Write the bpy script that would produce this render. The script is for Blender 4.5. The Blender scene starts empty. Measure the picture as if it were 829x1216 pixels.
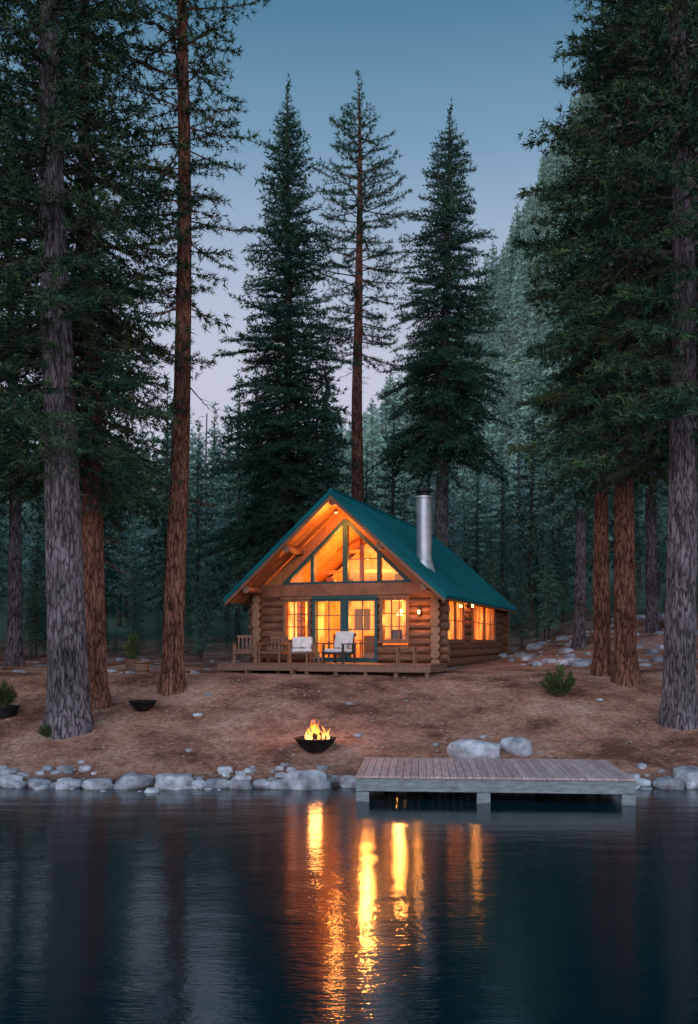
import bpy, math, random, os
import numpy as np
from mathutils import Vector, Matrix, noise
random.seed(7)
D = bpy.data
scene = bpy.context.scene
COL = scene.collection

# ------------------------------------------------------------------ materials
def new_mat(name):
    m = D.materials.new(name); m.use_nodes = True
    nt = m.node_tree; nt.nodes.clear()
    out = nt.nodes.new('ShaderNodeOutputMaterial')
    return m, nt, out

def N(nt, t, **kw):
    n = nt.nodes.new(t)
    for k, v in kw.items():
        if k in n.inputs.keys(): n.inputs[k].default_value = v
        else: setattr(n, k, v)
    return n

def ramp(nt, stops):
    r = nt.nodes.new('ShaderNodeValToRGB')
    el = r.color_ramp.elements
    while len(el) < len(stops): el.new(0.5)
    for e, (p, c) in zip(el, stops):
        e.position = p; e.color = (c[0], c[1], c[2], 1)
    return r

def noisy(name, cols, scale=5, stretch=(1, 1, 1), rough=0.8, bump=0.3, bdist=0.02, detail=6,
          metallic=0.0, coord='Object', fine=None, bscale=None, rnd=0.0, spec=0.4):
    m, nt, out = new_mat(name); L = nt.links
    tc = N(nt, 'ShaderNodeTexCoord'); mp = N(nt, 'ShaderNodeMapping')
    mp.inputs['Scale'].default_value = stretch
    L.new(tc.outputs[coord], mp.inputs['Vector'])
    nz = N(nt, 'ShaderNodeTexNoise', Scale=scale, Detail=detail, Roughness=0.6)
    L.new(mp.outputs[0], nz.inputs['Vector'])
    k = len(cols)
    r = ramp(nt, [(0.3 + 0.4 * i / (k - 1), c) for i, c in enumerate(cols)])
    L.new(nz.outputs['Fac'], r.inputs['Fac'])
    col = r.outputs[0]
    p = N(nt, 'ShaderNodeBsdfPrincipled', Roughness=rough, Metallic=metallic)
    p.inputs['Specular IOR Level'].default_value = spec
    if rnd > 0:
        oi = N(nt, 'ShaderNodeNewGeometry'); mr = N(nt, 'ShaderNodeMapRange')
        mr.inputs['To Min'].default_value = 1 - rnd; mr.inputs['To Max'].default_value = 1 + rnd
        L.new(oi.outputs['Random Per Island'], mr.inputs['Value'])
        hs = N(nt, 'ShaderNodeHueSaturation'); L.new(col, hs.inputs['Color']); L.new(mr.outputs[0], hs.inputs['Value'])
        col = hs.outputs[0]
    L.new(col, p.inputs['Base Color'])
    if bump > 0:
        n2 = N(nt, 'ShaderNodeTexNoise', Scale=bscale or scale * 3, Detail=8, Roughness=0.65)
        L.new(mp.outputs[0], n2.inputs['Vector'])
        b = N(nt, 'ShaderNodeBump', Strength=bump, Distance=bdist)
        L.new(n2.outputs['Fac'], b.inputs['Height']); L.new(b.outputs[0], p.inputs['Normal'])
    L.new(p.outputs[0], out.inputs[0])
    return m

def bark_mat(name, dark, light, tint):
    m, nt, out = new_mat(name); L = nt.links
    tc = N(nt, 'ShaderNodeTexCoord'); mp = N(nt, 'ShaderNodeMapping')
    mp.inputs['Scale'].default_value = (1, 1, 0.2)
    L.new(tc.outputs['Object'], mp.inputs['Vector'])
    n0 = N(nt, 'ShaderNodeTexNoise', Scale=6.0, Detail=4); L.new(mp.outputs[0], n0.inputs['Vector'])
    mx = N(nt, 'ShaderNodeMixRGB', Fac=0.2); L.new(mp.outputs[0], mx.inputs[1]); L.new(n0.outputs['Color'], mx.inputs[2])
    v = N(nt, 'ShaderNodeTexVoronoi', Scale=14.0); v.feature = 'DISTANCE_TO_EDGE'
    L.new(mx.outputs[0], v.inputs['Vector'])
    n1 = N(nt, 'ShaderNodeTexNoise', Scale=11, Detail=8, Roughness=0.75); L.new(mp.outputs[0], n1.inputs['Vector'])
    mm = N(nt, 'ShaderNodeMath'); mm.operation = 'MINIMUM'; mm.inputs[1].default_value = 0.22
    L.new(v.outputs['Distance'], mm.inputs[0])
    ad = N(nt, 'ShaderNodeMath'); ad.operation = 'MULTIPLY_ADD'; ad.inputs[1].default_value = 0.7
    L.new(n1.outputs['Fac'], ad.inputs[0]); L.new(mm.outputs[0], ad.inputs[2])
    r = ramp(nt, [(0.33, dark), (0.46, tint), (0.64, light)])
    L.new(ad.outputs[0], r.inputs['Fac'])
    n3 = N(nt, 'ShaderNodeTexNoise', Scale=0.8, Detail=3); L.new(tc.outputs['Object'], n3.inputs['Vector'])
    r3 = ramp(nt, [(0.35, (0.6, 0.6, 0.6)), (0.65, (1.1, 1.1, 1.1))]); L.new(n3.outputs['Fac'], r3.inputs[0])
    mul = N(nt, 'ShaderNodeMixRGB', Fac=1.0); mul.blend_type = 'MULTIPLY'
    L.new(r.outputs[0], mul.inputs[1]); L.new(r3.outputs[0], mul.inputs[2])
    p = N(nt, 'ShaderNodeBsdfDiffuse', Roughness=0.9)
    L.new(mul.outputs[0], p.inputs['Color'])
    b = N(nt, 'ShaderNodeBump', Strength=0.85, Distance=0.09)
    L.new(ad.outputs[0], b.inputs['Height']); L.new(b.outputs[0], p.inputs['Normal'])
    L.new(p.outputs[0], out.inputs[0])
    return m

def emis(name, col, s):
    m, nt, out = new_mat(name)
    e = N(nt, 'ShaderNodeEmission', Strength=s); e.inputs['Color'].default_value = (*col, 1)
    nt.links.new(e.outputs[0], out.inputs[0]); return m

def needle_mat(name, a, b, c, rnd=0.15):
    m, nt, out = new_mat(name); L = nt.links
    g = N(nt, 'ShaderNodeNewGeometry')
    n0 = N(nt, 'ShaderNodeTexNoise', Scale=0.9, Detail=2); L.new(g.outputs['Position'], n0.inputs['Vector'])
    mt = N(nt, 'ShaderNodeMath'); mt.operation = 'MULTIPLY_ADD'; mt.inputs[1].default_value = 0.35
    L.new(g.outputs['Random Per Island'], mt.inputs[0])
    mt2 = N(nt, 'ShaderNodeMath'); mt2.operation = 'SUBTRACT'; mt2.inputs[1].default_value = 0.17
    L.new(n0.outputs['Fac'], mt2.inputs[0]); L.new(mt2.outputs[0], mt.inputs[2])
    r = ramp(nt, [(0.28, a), (0.5, b), (0.74, c)]); L.new(mt.outputs[0], r.inputs['Fac'])
    oi = N(nt, 'ShaderNodeObjectInfo'); mr = N(nt, 'ShaderNodeMapRange')
    mr.inputs['To Min'].default_value = 1 - rnd; mr.inputs['To Max'].default_value = 1 + rnd
    L.new(oi.outputs['Random'], mr.inputs['Value'])
    hs = N(nt, 'ShaderNodeHueSaturation'); L.new(r.outputs[0], hs.inputs['Color']); L.new(mr.outputs[0], hs.inputs['Value'])
    p = N(nt, 'ShaderNodeBsdfDiffuse', Roughness=0.0)
    L.new(hs.outputs[0], p.inputs['Color']); L.new(p.outputs[0], out.inputs[0])
    return m

M_bark_grey = bark_mat('bark_grey', (0.038, 0.030, 0.032), (0.27, 0.225, 0.23), (0.135, 0.105, 0.105))
M_bark_red = bark_mat('bark_red', (0.05, 0.022, 0.016), (0.34, 0.155, 0.105), (0.18, 0.075, 0.05))
M_bark_dark = bark_mat('bark_dark', (0.04, 0.035, 0.03), (0.20, 0.165, 0.15), (0.12, 0.09, 0.08))
M_ndl_pine = needle_mat('pine_needles', (0.011, 0.030, 0.020), (0.028, 0.062, 0.034), (0.08, 0.115, 0.045))
M_ndl_fir = needle_mat('fir_needles', (0.017, 0.048, 0.036), (0.036, 0.088, 0.058), (0.075, 0.14, 0.072))
M_ndl_mid_haze = needle_mat('forest_needles_haze_tint', (0.05, 0.10, 0.082), (0.088, 0.165, 0.125), (0.14, 0.24, 0.155), 0.3)  # aerial haze put into the colour: paler, bluer green for background trees
M_ndl_mid2_haze = needle_mat('forest_needles_deep_haze_tint', (0.10, 0.175, 0.15), (0.14, 0.235, 0.195), (0.20, 0.31, 0.235), 0.25)  # stronger haze tint painted in for trees farther back
M_ndl_far_haze = needle_mat('hillside_needles_haze_tint', (0.15, 0.245, 0.205), (0.21, 0.32, 0.255), (0.27, 0.395, 0.29), 0.22)  # palest set: distance haze mixed into the needle colours

M_log = noisy('log_wood', [(0.070, 0.026, 0.014), (0.15, 0.060, 0.030), (0.25, 0.11, 0.055)], 2.5, (1, 1, 6), 0.6, 0.35, 0.02, rnd=.2)
M_logend = noisy('log_end', [(0.20, 0.10, 0.055), (0.36, 0.20, 0.11)], 12, (1, 1, 1), 0.7, 0.2, 0.01)
M_soffit = noisy('soffit_boards', [(0.26, 0.10, 0.033), (0.46, 0.19, 0.065)], 3, (6, 0.6, 1), 0.55, 0.2, 0.01)
M_fascia = noisy('fascia_wood', [(0.15, 0.06, 0.028), (0.29, 0.125, 0.058)], 3, (1, 1, 1), 0.55, 0.2, 0.01)
M_roof = noisy('roof_metal', [(0.002, 0.085, 0.095), (0.004, 0.13, 0.14)], 0.8, (1, 1, 1), 0.6, 0.05, 0.01, spec=0.12)
M_green = noisy('green_frame_paint', [(0.008, 0.05, 0.052), (0.014, 0.075, 0.075)], 4, (1, 1, 1), 0.5, 0.05, 0.004)
M_deck = noisy('deck_wood', [(0.14, 0.065, 0.04), (0.26, 0.13, 0.08)], 3, (8, 1, 1), 0.65, 0.25, 0.01)
M_furn = noisy('furniture_wood', [(0.14, 0.062, 0.033), (0.27, 0.13, 0.07)], 4, (1, 1, 5), 0.55, 0.15, 0.006)
M_dark = noisy('dark_wicker', [(0.02, 0.018, 0.016), (0.05, 0.042, 0.036)], 30, (1, 1, 1), 0.7, 0.5, 0.01)
M_cushion = noisy('cushion_fabric', [(0.62, 0.58, 0.54), (0.78, 0.74, 0.70)], 6, (1, 1, 1), 0.95, 0.2, 0.01)
M_steel = noisy('flue_steel', [(0.40, 0.41, 0.43), (0.60, 0.61, 0.63)], 2, (1, 1, 3), 0.48, 0.03, 0.01, metallic=0.7)
M_iron = noisy('dark_iron', [(0.012, 0.012, 0.012), (0.035, 0.03, 0.028)], 8, (1, 1, 1), 0.55, 0.2, 0.01, metallic=0.5)
M_stone = noisy('foundation_stone', [(0.16, 0.15, 0.145), (0.34, 0.32, 0.31)], 4, (1, 1, 1), 0.9, 0.5, 0.03)
M_rock = noisy('rock', [(0.13, 0.125, 0.135), (0.31, 0.305, 0.32), (0.53, 0.52, 0.54)], 3.5, (1, 1, 1), 0.85, 0.8, 0.05, rnd=0.3)
M_dock = noisy('dock_planks', [(0.30, 0.185, 0.165), (0.45, 0.295, 0.27), (0.60, 0.42, 0.39)], 3, (9, 0.7, 1), 0.75, 0.3, 0.008, rnd=0.16)
M_dockframe = noisy('dock_frame', [(0.11, 0.125, 0.125), (0.26, 0.28, 0.275)], 4, (1, 1, 4), 0.8, 0.4, 0.01)
M_int = noisy('interior_wood', [(0.30, 0.16, 0.07), (0.66, 0.42, 0.20)], 1.6, (3, 3, 0.6), 0.7, 0.1, 0.01)

def curtain_mat():
    m, nt, out = new_mat('curtain')
    tc = N(nt, 'ShaderNodeTexCoord'); nz = N(nt, 'ShaderNodeTexNoise', Scale=1.6, Detail=3)
    mp = N(nt, 'ShaderNodeMapping'); mp.inputs['Scale'].default_value = (2, 2, .8)
    nt.links.new(tc.outputs['Object'], mp.inputs[0]); nt.links.new(mp.outputs[0], nz.inputs['Vector'])
    r = ramp(nt, [(0.35, (0.30, 0.16, 0.065)), (0.6, (0.80, 0.60, 0.38))]); nt.links.new(nz.outputs['Fac'], r.inputs[0])
    a = N(nt, 'ShaderNodeBsdfTranslucent'); b = N(nt, 'ShaderNodeBsdfDiffuse')
    nt.links.new(r.outputs[0], a.inputs[0]); nt.links.new(r.outputs[0], b.inputs[0])
    mx = N(nt, 'ShaderNodeMixShader'); mx.inputs[0].default_value = 0.35
    nt.links.new(a.outputs[0], mx.inputs[1]); nt.links.new(b.outputs[0], mx.inputs[2]); nt.links.new(mx.outputs[0], out.inputs[0]); return m
M_curtain = curtain_mat()
M_bulb = emis('lamp_glow', (1.0, 0.50, 0.14), 12)
M_shade = emis('lampshade_glow', (1.0, 0.52, 0.16), 6)
M_char = noisy('charred_wood', [(0.01, 0.008, 0.007), (0.08, 0.045, 0.03)], 12, (1, 1, 1), 0.9, 0.5, 0.02)
M_ember = emis('embers', (1.0, 0.22, 0.03), 4)
M_shrub = needle_mat('shrub_leaves', (0.04, 0.062, 0.022), (0.075, 0.10, 0.035), (0.13, 0.15, 0.055))
M_terra = noisy('plant_pot', [(0.10, 0.05, 0.035), (0.18, 0.09, 0.06)], 5, (1, 1, 1), 0.8, 0.2, 0.01)

def glass_mat():
    m, nt, out = new_mat('window_glass')
    t = N(nt, 'ShaderNodeBsdfTransparent'); g = N(nt, 'ShaderNodeBsdfGlossy', Roughness=0.02)
    lw = N(nt, 'ShaderNodeLayerWeight', Blend=0.5); mx = N(nt, 'ShaderNodeMixShader')
    pw = N(nt, 'ShaderNodeMath'); pw.operation = 'POWER'; pw.inputs[1].default_value = 5.0
    ma = N(nt, 'ShaderNodeMath'); ma.operation = 'MULTIPLY_ADD'; ma.inputs[1].default_value = 0.7; ma.inputs[2].default_value = 0.03
    nt.links.new(lw.outputs['Facing'], pw.inputs[0]); nt.links.new(pw.outputs[0], ma.inputs[0])
    nt.links.new(ma.outputs[0], mx.inputs[0]); nt.links.new(t.outputs[0], mx.inputs[1]); nt.links.new(g.outputs[0], mx.inputs[2])
    nt.links.new(mx.outputs[0], out.inputs[0]); return m
M_glass = glass_mat()

def flame_mat():
    m, nt, out = new_mat('flame'); L = nt.links
    tc = N(nt, 'ShaderNodeTexCoord'); sp = N(nt, 'ShaderNodeSeparateXYZ'); L.new(tc.outputs['Object'], sp.inputs[0])
    r = ramp(nt, [(0.0, (1.0, 0.55, 0.18)), (0.15, (1.0, 0.34, 0.05)), (0.42, (1.0, 0.13, 0.012))])
    L.new(sp.outputs['Z'], r.inputs[0])
    e = N(nt, 'ShaderNodeEmission', Strength=4.2); L.new(r.outputs[0], e.inputs['Color'])
    t = N(nt, 'ShaderNodeBsdfTransparent'); nz = N(nt, 'ShaderNodeTexNoise', Scale=9.0)
    L.new(tc.outputs['Object'], nz.inputs['Vector'])
    rr = ramp(nt, [(0.35, (0, 0, 0)), (0.6, (0.85, 0.85, 0.85))]); L.new(nz.outputs['Fac'], rr.inputs[0])
    mx = N(nt, 'ShaderNodeMixShader'); L.new(rr.outputs[0], mx.inputs[0]); L.new(e.outputs[0], mx.inputs[1]); L.new(t.outputs[0], mx.inputs[2])
    L.new(mx.outputs[0], out.inputs[0]); return m
M_flame = flame_mat()

# ------------------------------------------------------------------ builders
def empty(name, loc=(0, 0, 0), rz=0, parent=None):
    o = D.objects.new(name, None); COL.objects.link(o)
    o.location = loc; o.rotation_euler = (0, 0, rz); o.parent = parent
    o.empty_display_size = 0.2
    return o

class MB:
    def __init__(s): s.v = []; s.f = []; s.m = []
    def add(s, vs, fs, mi=0):
        b = len(s.v); s.v += [tuple(v) for v in vs]
        s.f += [tuple(b + i for i in f) for f in fs]; s.m += [mi] * len(fs)
    def box(s, x0, x1, y0, y1, z0, z1, mi=0, M=None):
        vs = [Vector((x, y, z)) for z in (z0, z1) for y in (y0, y1) for x in (x0, x1)]
        if M is not None: vs = [M @ v for v in vs]
        s.add(vs, [(0, 2, 3, 1), (4, 5, 7, 6), (0, 1, 5, 4), (2, 6, 7, 3), (0, 4, 6, 2), (1, 3, 7, 5)], mi)
    def cyl(s, p0, p1, r0, r1=None, n=12, mi=0, mc=None, jit=0):
        r1 = r0 if r1 is None else r1
        p0 = Vector(p0); p1 = Vector(p1); d = (p1 - p0).normalized()
        a = d.orthogonal().normalized(); b = d.cross(a)
        vs = []
        for p, r in ((p0, r0), (p1, r1)):
            for i in range(n):
                t = 2 * math.pi * i / n
                vs.append(p + (a * math.cos(t) + b * math.sin(t)) * r * (1 + random.uniform(-jit, jit)))
        s.add(vs, [(i, (i + 1) % n, n + (i + 1) % n, n + i) for i in range(n)], mi)
        mc = mi if mc is None else mc
        s.add(vs[:n], [tuple(reversed(range(n)))], mc); s.add(vs[n:], [tuple(range(n))], mc)
    def lathe(s, prof, n=24, c=(0, 0, 0), mi=0):
        vs = []
        for r, z in prof:
            for i in range(n):
                t = 2 * math.pi * i / n
                vs.append((c[0] + r * math.cos(t), c[1] + r * math.sin(t), c[2] + z))
        fs = []
        for k in range(len(prof) - 1):
            for i in range(n):
                j = (i + 1) % n
                fs.append((k * n + i, k * n + j, (k + 1) * n + j, (k + 1) * n + i))
        s.add(vs, fs, mi)
    def extr(s, poly, y0, y1, mi=0):
        n = len(poly)
        vs = [(x, y0, z) for x, z in poly] + [(x, y1, z) for x, z in poly]
        s.add(vs, [tuple(range(n)), tuple(reversed(range(n, 2 * n)))] + [(i, n + i, n + (i + 1) % n, (i + 1) % n) for i in range(n)], mi)
    def obj(s, name, mats, parent=None, loc=(0, 0, 0), rz=0, smooth=False, bevel=0, seg=2):
        me = D.meshes.new(name); me.from_pydata(s.v, [], s.f)
        for m in mats: me.materials.append(m)
        me.polygons.foreach_set('material_index', s.m)
        me.update()
        o = D.objects.new(name, me); COL.objects.link(o); o.parent = parent
        o.location = loc; o.rotation_euler = (0, 0, rz)
        if smooth:
            for p in me.polygons: p.use_smooth = len(p.vertices) == 4
        if bevel > 0:
            b = o.modifiers.new('bevel', 'BEVEL'); b.width = bevel; b.segments = seg; b.limit_method = 'ANGLE'
        return o

def tri_mesh(name, V, T, MI, mats, smooth=None):
    me = D.meshes.new(name)
    me.vertices.add(len(V)); me.vertices.foreach_set('co', np.ascontiguousarray(V, dtype=np.float32).ravel())
    me.loops.add(len(T) * 3); me.loops.foreach_set('vertex_index', np.ascontiguousarray(T, dtype=np.int32).ravel())
    me.polygons.add(len(T)); me.polygons.foreach_set('loop_start', np.arange(0, len(T) * 3, 3, dtype=np.int32))
    me.polygons.foreach_set('material_index', MI.astype(np.int32))
    if smooth is not None: me.polygons.foreach_set('use_smooth', smooth)
    else: me.polygons.foreach_set('use_smooth', np.zeros(len(T), dtype=bool))
    for m in mats: me.materials.append(m)
    me.update(calc_edges=True); me.validate()
    return me

# ------------------------------------------------------------------ terrain
YP = [-500, -60, 10, 17, 18.9, 19.65, 20.3, 21.5, 27, 28.5, 32, 40, 60, 90, 150, 300, 500, 900]
ZP = [-6, -5, -3.2, -1.6, -0.45, 0.0, 0.28, 0.55, 1.9, 2.06, 2.14, 2.35, 3.5, 8, 16, 28, 36, 36]
def sstep(t):
    t = np.clip(t, 0, 1); return t * t * (3 - 2 * t)
def ground_z(x, y):
    x = np.asarray(x, float); y = np.asarray(y, float)
    sh = 0.10 * np.sin(x * 0.7 + 1) + 0.05 * np.sin(x * 1.9)
    w = sstep((26 - y) / 4)
    z = np.interp(y - sh * w, YP, ZP)
    z = z + 205 * np.exp(-((x - 128) / 84) ** 2) * sstep((y - 70) / 175)
    z = z + 1.7 * sstep((x - 6) / 9) * sstep((y - 30) / 14)
    am = sstep((y - 20.5) / 3)
    near = np.where((x > -8) & (x < 9) & (y > 26.5) & (y < 44), 0.15, 1.0)
    z = z + am * near * (0.05 * np.sin(x * 0.9 + y * 0.6) + 0.035 * np.sin(x * 2.1 - y * 1.3) + 0.015 * np.sin(x * 4.3 + y * 5.1))
    return z
def gz(x, y): return float(ground_z(x, y))

def build_ground():
    u = np.linspace(-1, 1, 361); xs = 12 * np.sinh(u * 4.2)
    ys = np.concatenate([np.linspace(-400, 12, 10), np.linspace(14, 46, 190), np.geomspace(46.4, 900, 70)])
    X, Y = np.meshgrid(xs, ys); Z = ground_z(X, Y)
    V = np.stack([X, Y, Z], -1).reshape(-1, 3)
    ny, nx = X.shape
    i = (np.arange(ny - 1)[:, None] * nx + np.arange(nx - 1)[None, :]).ravel()
    T = np.concatenate([np.stack([i, i + 1, i + nx + 1], 1), np.stack([i, i + nx + 1, i + nx], 1)])
    m, nt, out = new_mat('pine_duff_ground'); L = nt.links
    g = N(nt, 'ShaderNodeNewGeometry')
    nA = N(nt, 'ShaderNodeTexNoise', Scale=0.55, Detail=8, Roughness=0.7); L.new(g.outputs['Position'], nA.inputs['Vector'])
    nB = N(nt, 'ShaderNodeTexNoise', Scale=9, Detail=10, Roughness=0.75); L.new(g.outputs['Position'], nB.inputs['Vector'])
    rA = ramp(nt, [(0.38, (0.125, 0.056, 0.040)), (0.48, (0.27, 0.130, 0.092)), (0.56, (0.36, 0.185, 0.132)), (0.66, (0.45, 0.27, 0.205))]); L.new(nA.outputs['Fac'], rA.inputs[0])
    rB = ramp(nt, [(0.32, (0.32, 0.30, 0.29)), (0.5, (0.95, 0.93, 0.9)), (0.68, (1.45, 1.4, 1.36))]); L.new(nB.outputs['Fac'], rB.inputs[0])
    mu = N(nt, 'ShaderNodeMixRGB', Fac=1); mu.blend_type = 'MULTIPLY'
    L.new(rA.outputs[0], mu.inputs[1]); L.new(rB.outputs[0], mu.inputs[2])
    sp = N(nt, 'ShaderNodeSeparateXYZ'); L.new(g.outputs['Position'], sp.inputs[0])
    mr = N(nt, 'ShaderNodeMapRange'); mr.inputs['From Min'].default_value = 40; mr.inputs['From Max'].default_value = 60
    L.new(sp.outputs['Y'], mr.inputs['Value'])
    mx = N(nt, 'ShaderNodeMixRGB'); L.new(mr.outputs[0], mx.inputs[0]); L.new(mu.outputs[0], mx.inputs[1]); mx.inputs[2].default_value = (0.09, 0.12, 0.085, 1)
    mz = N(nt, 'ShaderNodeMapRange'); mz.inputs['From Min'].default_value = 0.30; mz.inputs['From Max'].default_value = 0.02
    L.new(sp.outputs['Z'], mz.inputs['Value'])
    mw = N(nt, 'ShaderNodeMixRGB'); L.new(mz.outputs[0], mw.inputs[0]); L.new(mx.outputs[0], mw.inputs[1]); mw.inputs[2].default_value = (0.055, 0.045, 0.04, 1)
    p = N(nt, 'ShaderNodeBsdfDiffuse', Roughness=0.9)
    L.new(mw.outputs[0], p.inputs['Color'])
    b = N(nt, 'ShaderNodeBump', Strength=0.9, Distance=0.08); L.new(nB.outputs['Fac'], b.inputs['Height']); L.new(b.outputs[0], p.inputs['Normal'])
    L.new(p.outputs[0], out.inputs[0])
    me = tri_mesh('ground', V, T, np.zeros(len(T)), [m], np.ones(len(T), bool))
    o = D.objects.new('ground', me); COL.objects.link(o)
build_ground()

def build_water():
    m, nt, out = new_mat('lake_water'); L = nt.links
    g = N(nt, 'ShaderNodeNewGeometry')
    mp = N(nt, 'ShaderNodeMapping'); mp.inputs['Scale'].default_value = (0.5, 1.5, 1); L.new(g.outputs['Position'], mp.inputs[0])
    n1 = N(nt, 'ShaderNodeTexNoise', Scale=1.0, Detail=2, Roughness=0.5); L.new(mp.outputs[0], n1.inputs['Vector'])
    n2 = N(nt, 'ShaderNodeTexNoise', Scale=11.0, Detail=3, Roughness=0.6); L.new(mp.outputs[0], n2.inputs['Vector'])
    ma = N(nt, 'ShaderNodeMath'); ma.operation = 'MULTIPLY_ADD'; ma.inputs[1].default_value = 0.30
    L.new(n2.outputs['Fac'], ma.inputs[0]); L.new(n1.outputs['Fac'], ma.inputs[2])
    b = N(nt, 'ShaderNodeBump', Strength=0.45, Distance=0.027); L.new(ma.outputs[0], b.inputs['Height'])
    p = N(nt, 'ShaderNodeBsdfPrincipled', Roughness=0.085, IOR=1.40)
    p.inputs['Base Color'].default_value = (0.001, 0.017, 0.020, 1)
    L.new(b.outputs[0], p.inputs['Normal']); L.new(p.outputs[0], out.inputs[0])
    mb = MB(); mb.add([(-420, -390, 0), (420, -390, 0), (420, 24, 0), (-420, 24, 0)], [(0, 1, 2, 3)])
    mb.obj('water', [m])
build_water()

# ------------------------------------------------------------------ trees
def unit(a): return a / np.maximum(np.linalg.norm(a, axis=-1, keepdims=True), 1e-9)

def make_branch(L, rng, tw=0.15, ts=0.10, nb=6, bl=0.17, bw=0.03, droop=0.12, start=0.2, spread=0.42, upt=0.0, ang=(45, 70), zj=0.25, twigs=True):
    WV = []
    def axis(s):
        f = s / L
        return np.array([s, 0.06 * L * math.sin(f * 2.5 + ph), -droop * L * f * f + upt * L * f ** 3])
    ph = rng.uniform(0, 6)
    ss = np.linspace(0, L, 6); r0 = 0.012 + 0.011 * L
    rings = []
    for s in ss:
        c = axis(s); r = r0 * (1 - 0.85 * s / L)
        rings.append([c + r * np.array([0, math.cos(a), math.sin(a)]) for a in (0.5, 2.6, 4.7)])
    for k in range(5):
        for i in range(3):
            j = (i + 1) % 3
            WV += [rings[k][i], rings[k][j], rings[k + 1][j], rings[k][i], rings[k + 1][j], rings[k + 1][i]]
    pts = []; dirs = []
    s = start * L; side = 1
    while s < L:
        p = axis(s); a = math.radians(rng.uniform(*ang)) * (1 - 0.3 * s / L)
        d = np.array([math.cos(a), side * math.sin(a), rng.uniform(-zj, zj)]); d /= np.linalg.norm(d)
        l = min((spread * (L * 1.02 - s) + 0.22) * rng.uniform(0.55, 1.15), 1.5)
        n = max(2, int(l / ts)); t = np.linspace(l * 0.12, l, n)
        pp = p + d * t[:, None]; pp[:, 2] += -0.12 * t * t + upt * t * 0.3
        pts.append(pp); dirs.append(np.repeat(d[None], n, 0))
        if twigs:
            e = pp[-1]; q = np.array([0, 0, 0.012])
            WV += [p - q, p + q, e]
        side = -side; s += tw * rng.uniform(0.6, 1.4)
    n = max(2, int(L * (1 - start) / ts)); t = np.linspace(start * L, L, n)
    pts.append(np.array([axis(q) for q in t])); dirs.append(np.repeat(np.array([[1., 0, 0]]), n, 0))
    P = np.concatenate(pts); Q = np.concatenate(dirs)
    P = np.repeat(P, nb, 0); Q = np.repeat(Q, nb, 0); n = len(P)
    R = unit(rng.normal(size=(n, 3))); R[:, 2] *= 0.8
    Dv = unit(Q * 0.75 + R * 0.9)
    W = unit(np.cross(Dv, unit(rng.normal(size=(n, 3)))))
    l = bl * rng.uniform(0.6, 1.2, (n, 1)); P = P + rng.normal(size=(n, 3)) * 0.03
    NVv = np.stack([P - W * bw / 2, P + W * bw / 2, P + Dv * l], 1).reshape(-1, 3)
    return NVv, np.array(WV)

def trunk_arrays(H, r, rng, lean, n=20, dz=0.5, flare=0.45, tip=0.04):
    zs = np.arange(-0.4, H, dz); zs = np.append(zs, H)
    ph = rng.uniform(0, 6, 4)
    def cen(z):
        z = np.asarray(z, float)
        return np.stack([lean[0] * z + 0.10 * np.sin(z * 0.22 + ph[0]) - 0.10 * math.sin(ph[0]),
                         lean[1] * z + 0.10 * np.sin(z * 0.25 + ph[1]) - 0.10 * math.sin(ph[1]), z], -1)
    V = []
    for z in zs:
        f = max(0, z / H); rr = r * ((1 - f) ** 0.75) * (1 - tip) + tip * r
        fl = flare * math.exp(-max(z, 0) / 0.45)
        c = cen(z)
        for i in range(n):
            a = 2 * math.pi * i / n
            k = rr * (1 + fl * (0.75 + 0.35 * math.sin(a * 5 + ph[2])) + 0.035 * math.sin(a * 3 + z * 0.8 + ph[3]) + rng.uniform(-0.02, 0.02))
            V.append((c[0] + k * math.cos(a), c[1] + k * math.sin(a), z))
    T = []
    for k in range(len(zs) - 1):
        for i in range(n):
            j = (i + 1) % n
            a, b, c2, d = k * n + i, k * n + j, (k + 1) * n + j, (k + 1) * n + i
            T += [(a, b, c2), (a, c2, d)]
    return np.array(V), np.array(T), cen

BR = {}
def get_templates(kind):
    if kind in BR: return BR[kind]
    rng = np.random.default_rng({'pine': 1, 'fir': 2, 'mid': 3, 'far': 4, 'big': 5}[kind])
    out = []
    cfg = {
        'pine': dict(tw=0.19, ts=0.16, nb=9, bl=0.21, bw=0.034, droop=0.10, start=0.32, spread=0.42, upt=0.16, ang=(35, 65), zj=0.35),
        'big': dict(tw=0.18, ts=0.16, nb=10, bl=0.20, bw=0.036, droop=0.16, start=0.20, spread=0.46, upt=0.14, ang=(35, 70), zj=0.4),
        'fir': dict(tw=0.16, ts=0.13, nb=6, bl=0.19, bw=0.048, droop=0.22, start=0.08, spread=0.45, upt=0.10, ang=(45, 65), zj=0.2),
        'mid': dict(tw=0.30, ts=0.24, nb=4, bl=0.32, bw=0.12, droop=0.25, start=0.08, spread=0.42, upt=0.10, ang=(45, 65), zj=0.2, twigs=False),
        'far': dict(tw=0.5, ts=0.45, nb=3, bl=0.6, bw=0.28, droop=0.25, start=0.05, spread=0.42, upt=0.05, ang=(45, 65), zj=0.2, twigs=False),
    }[kind]
    for L in (0.6, 1.0, 1.5, 2.2, 3.0, 4.0):
        for k in range(3 if kind != 'far' else 2):
            out.append((L, *make_branch(L, rng, **cfg)))
    BR[kind] = out
    return out

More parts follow.
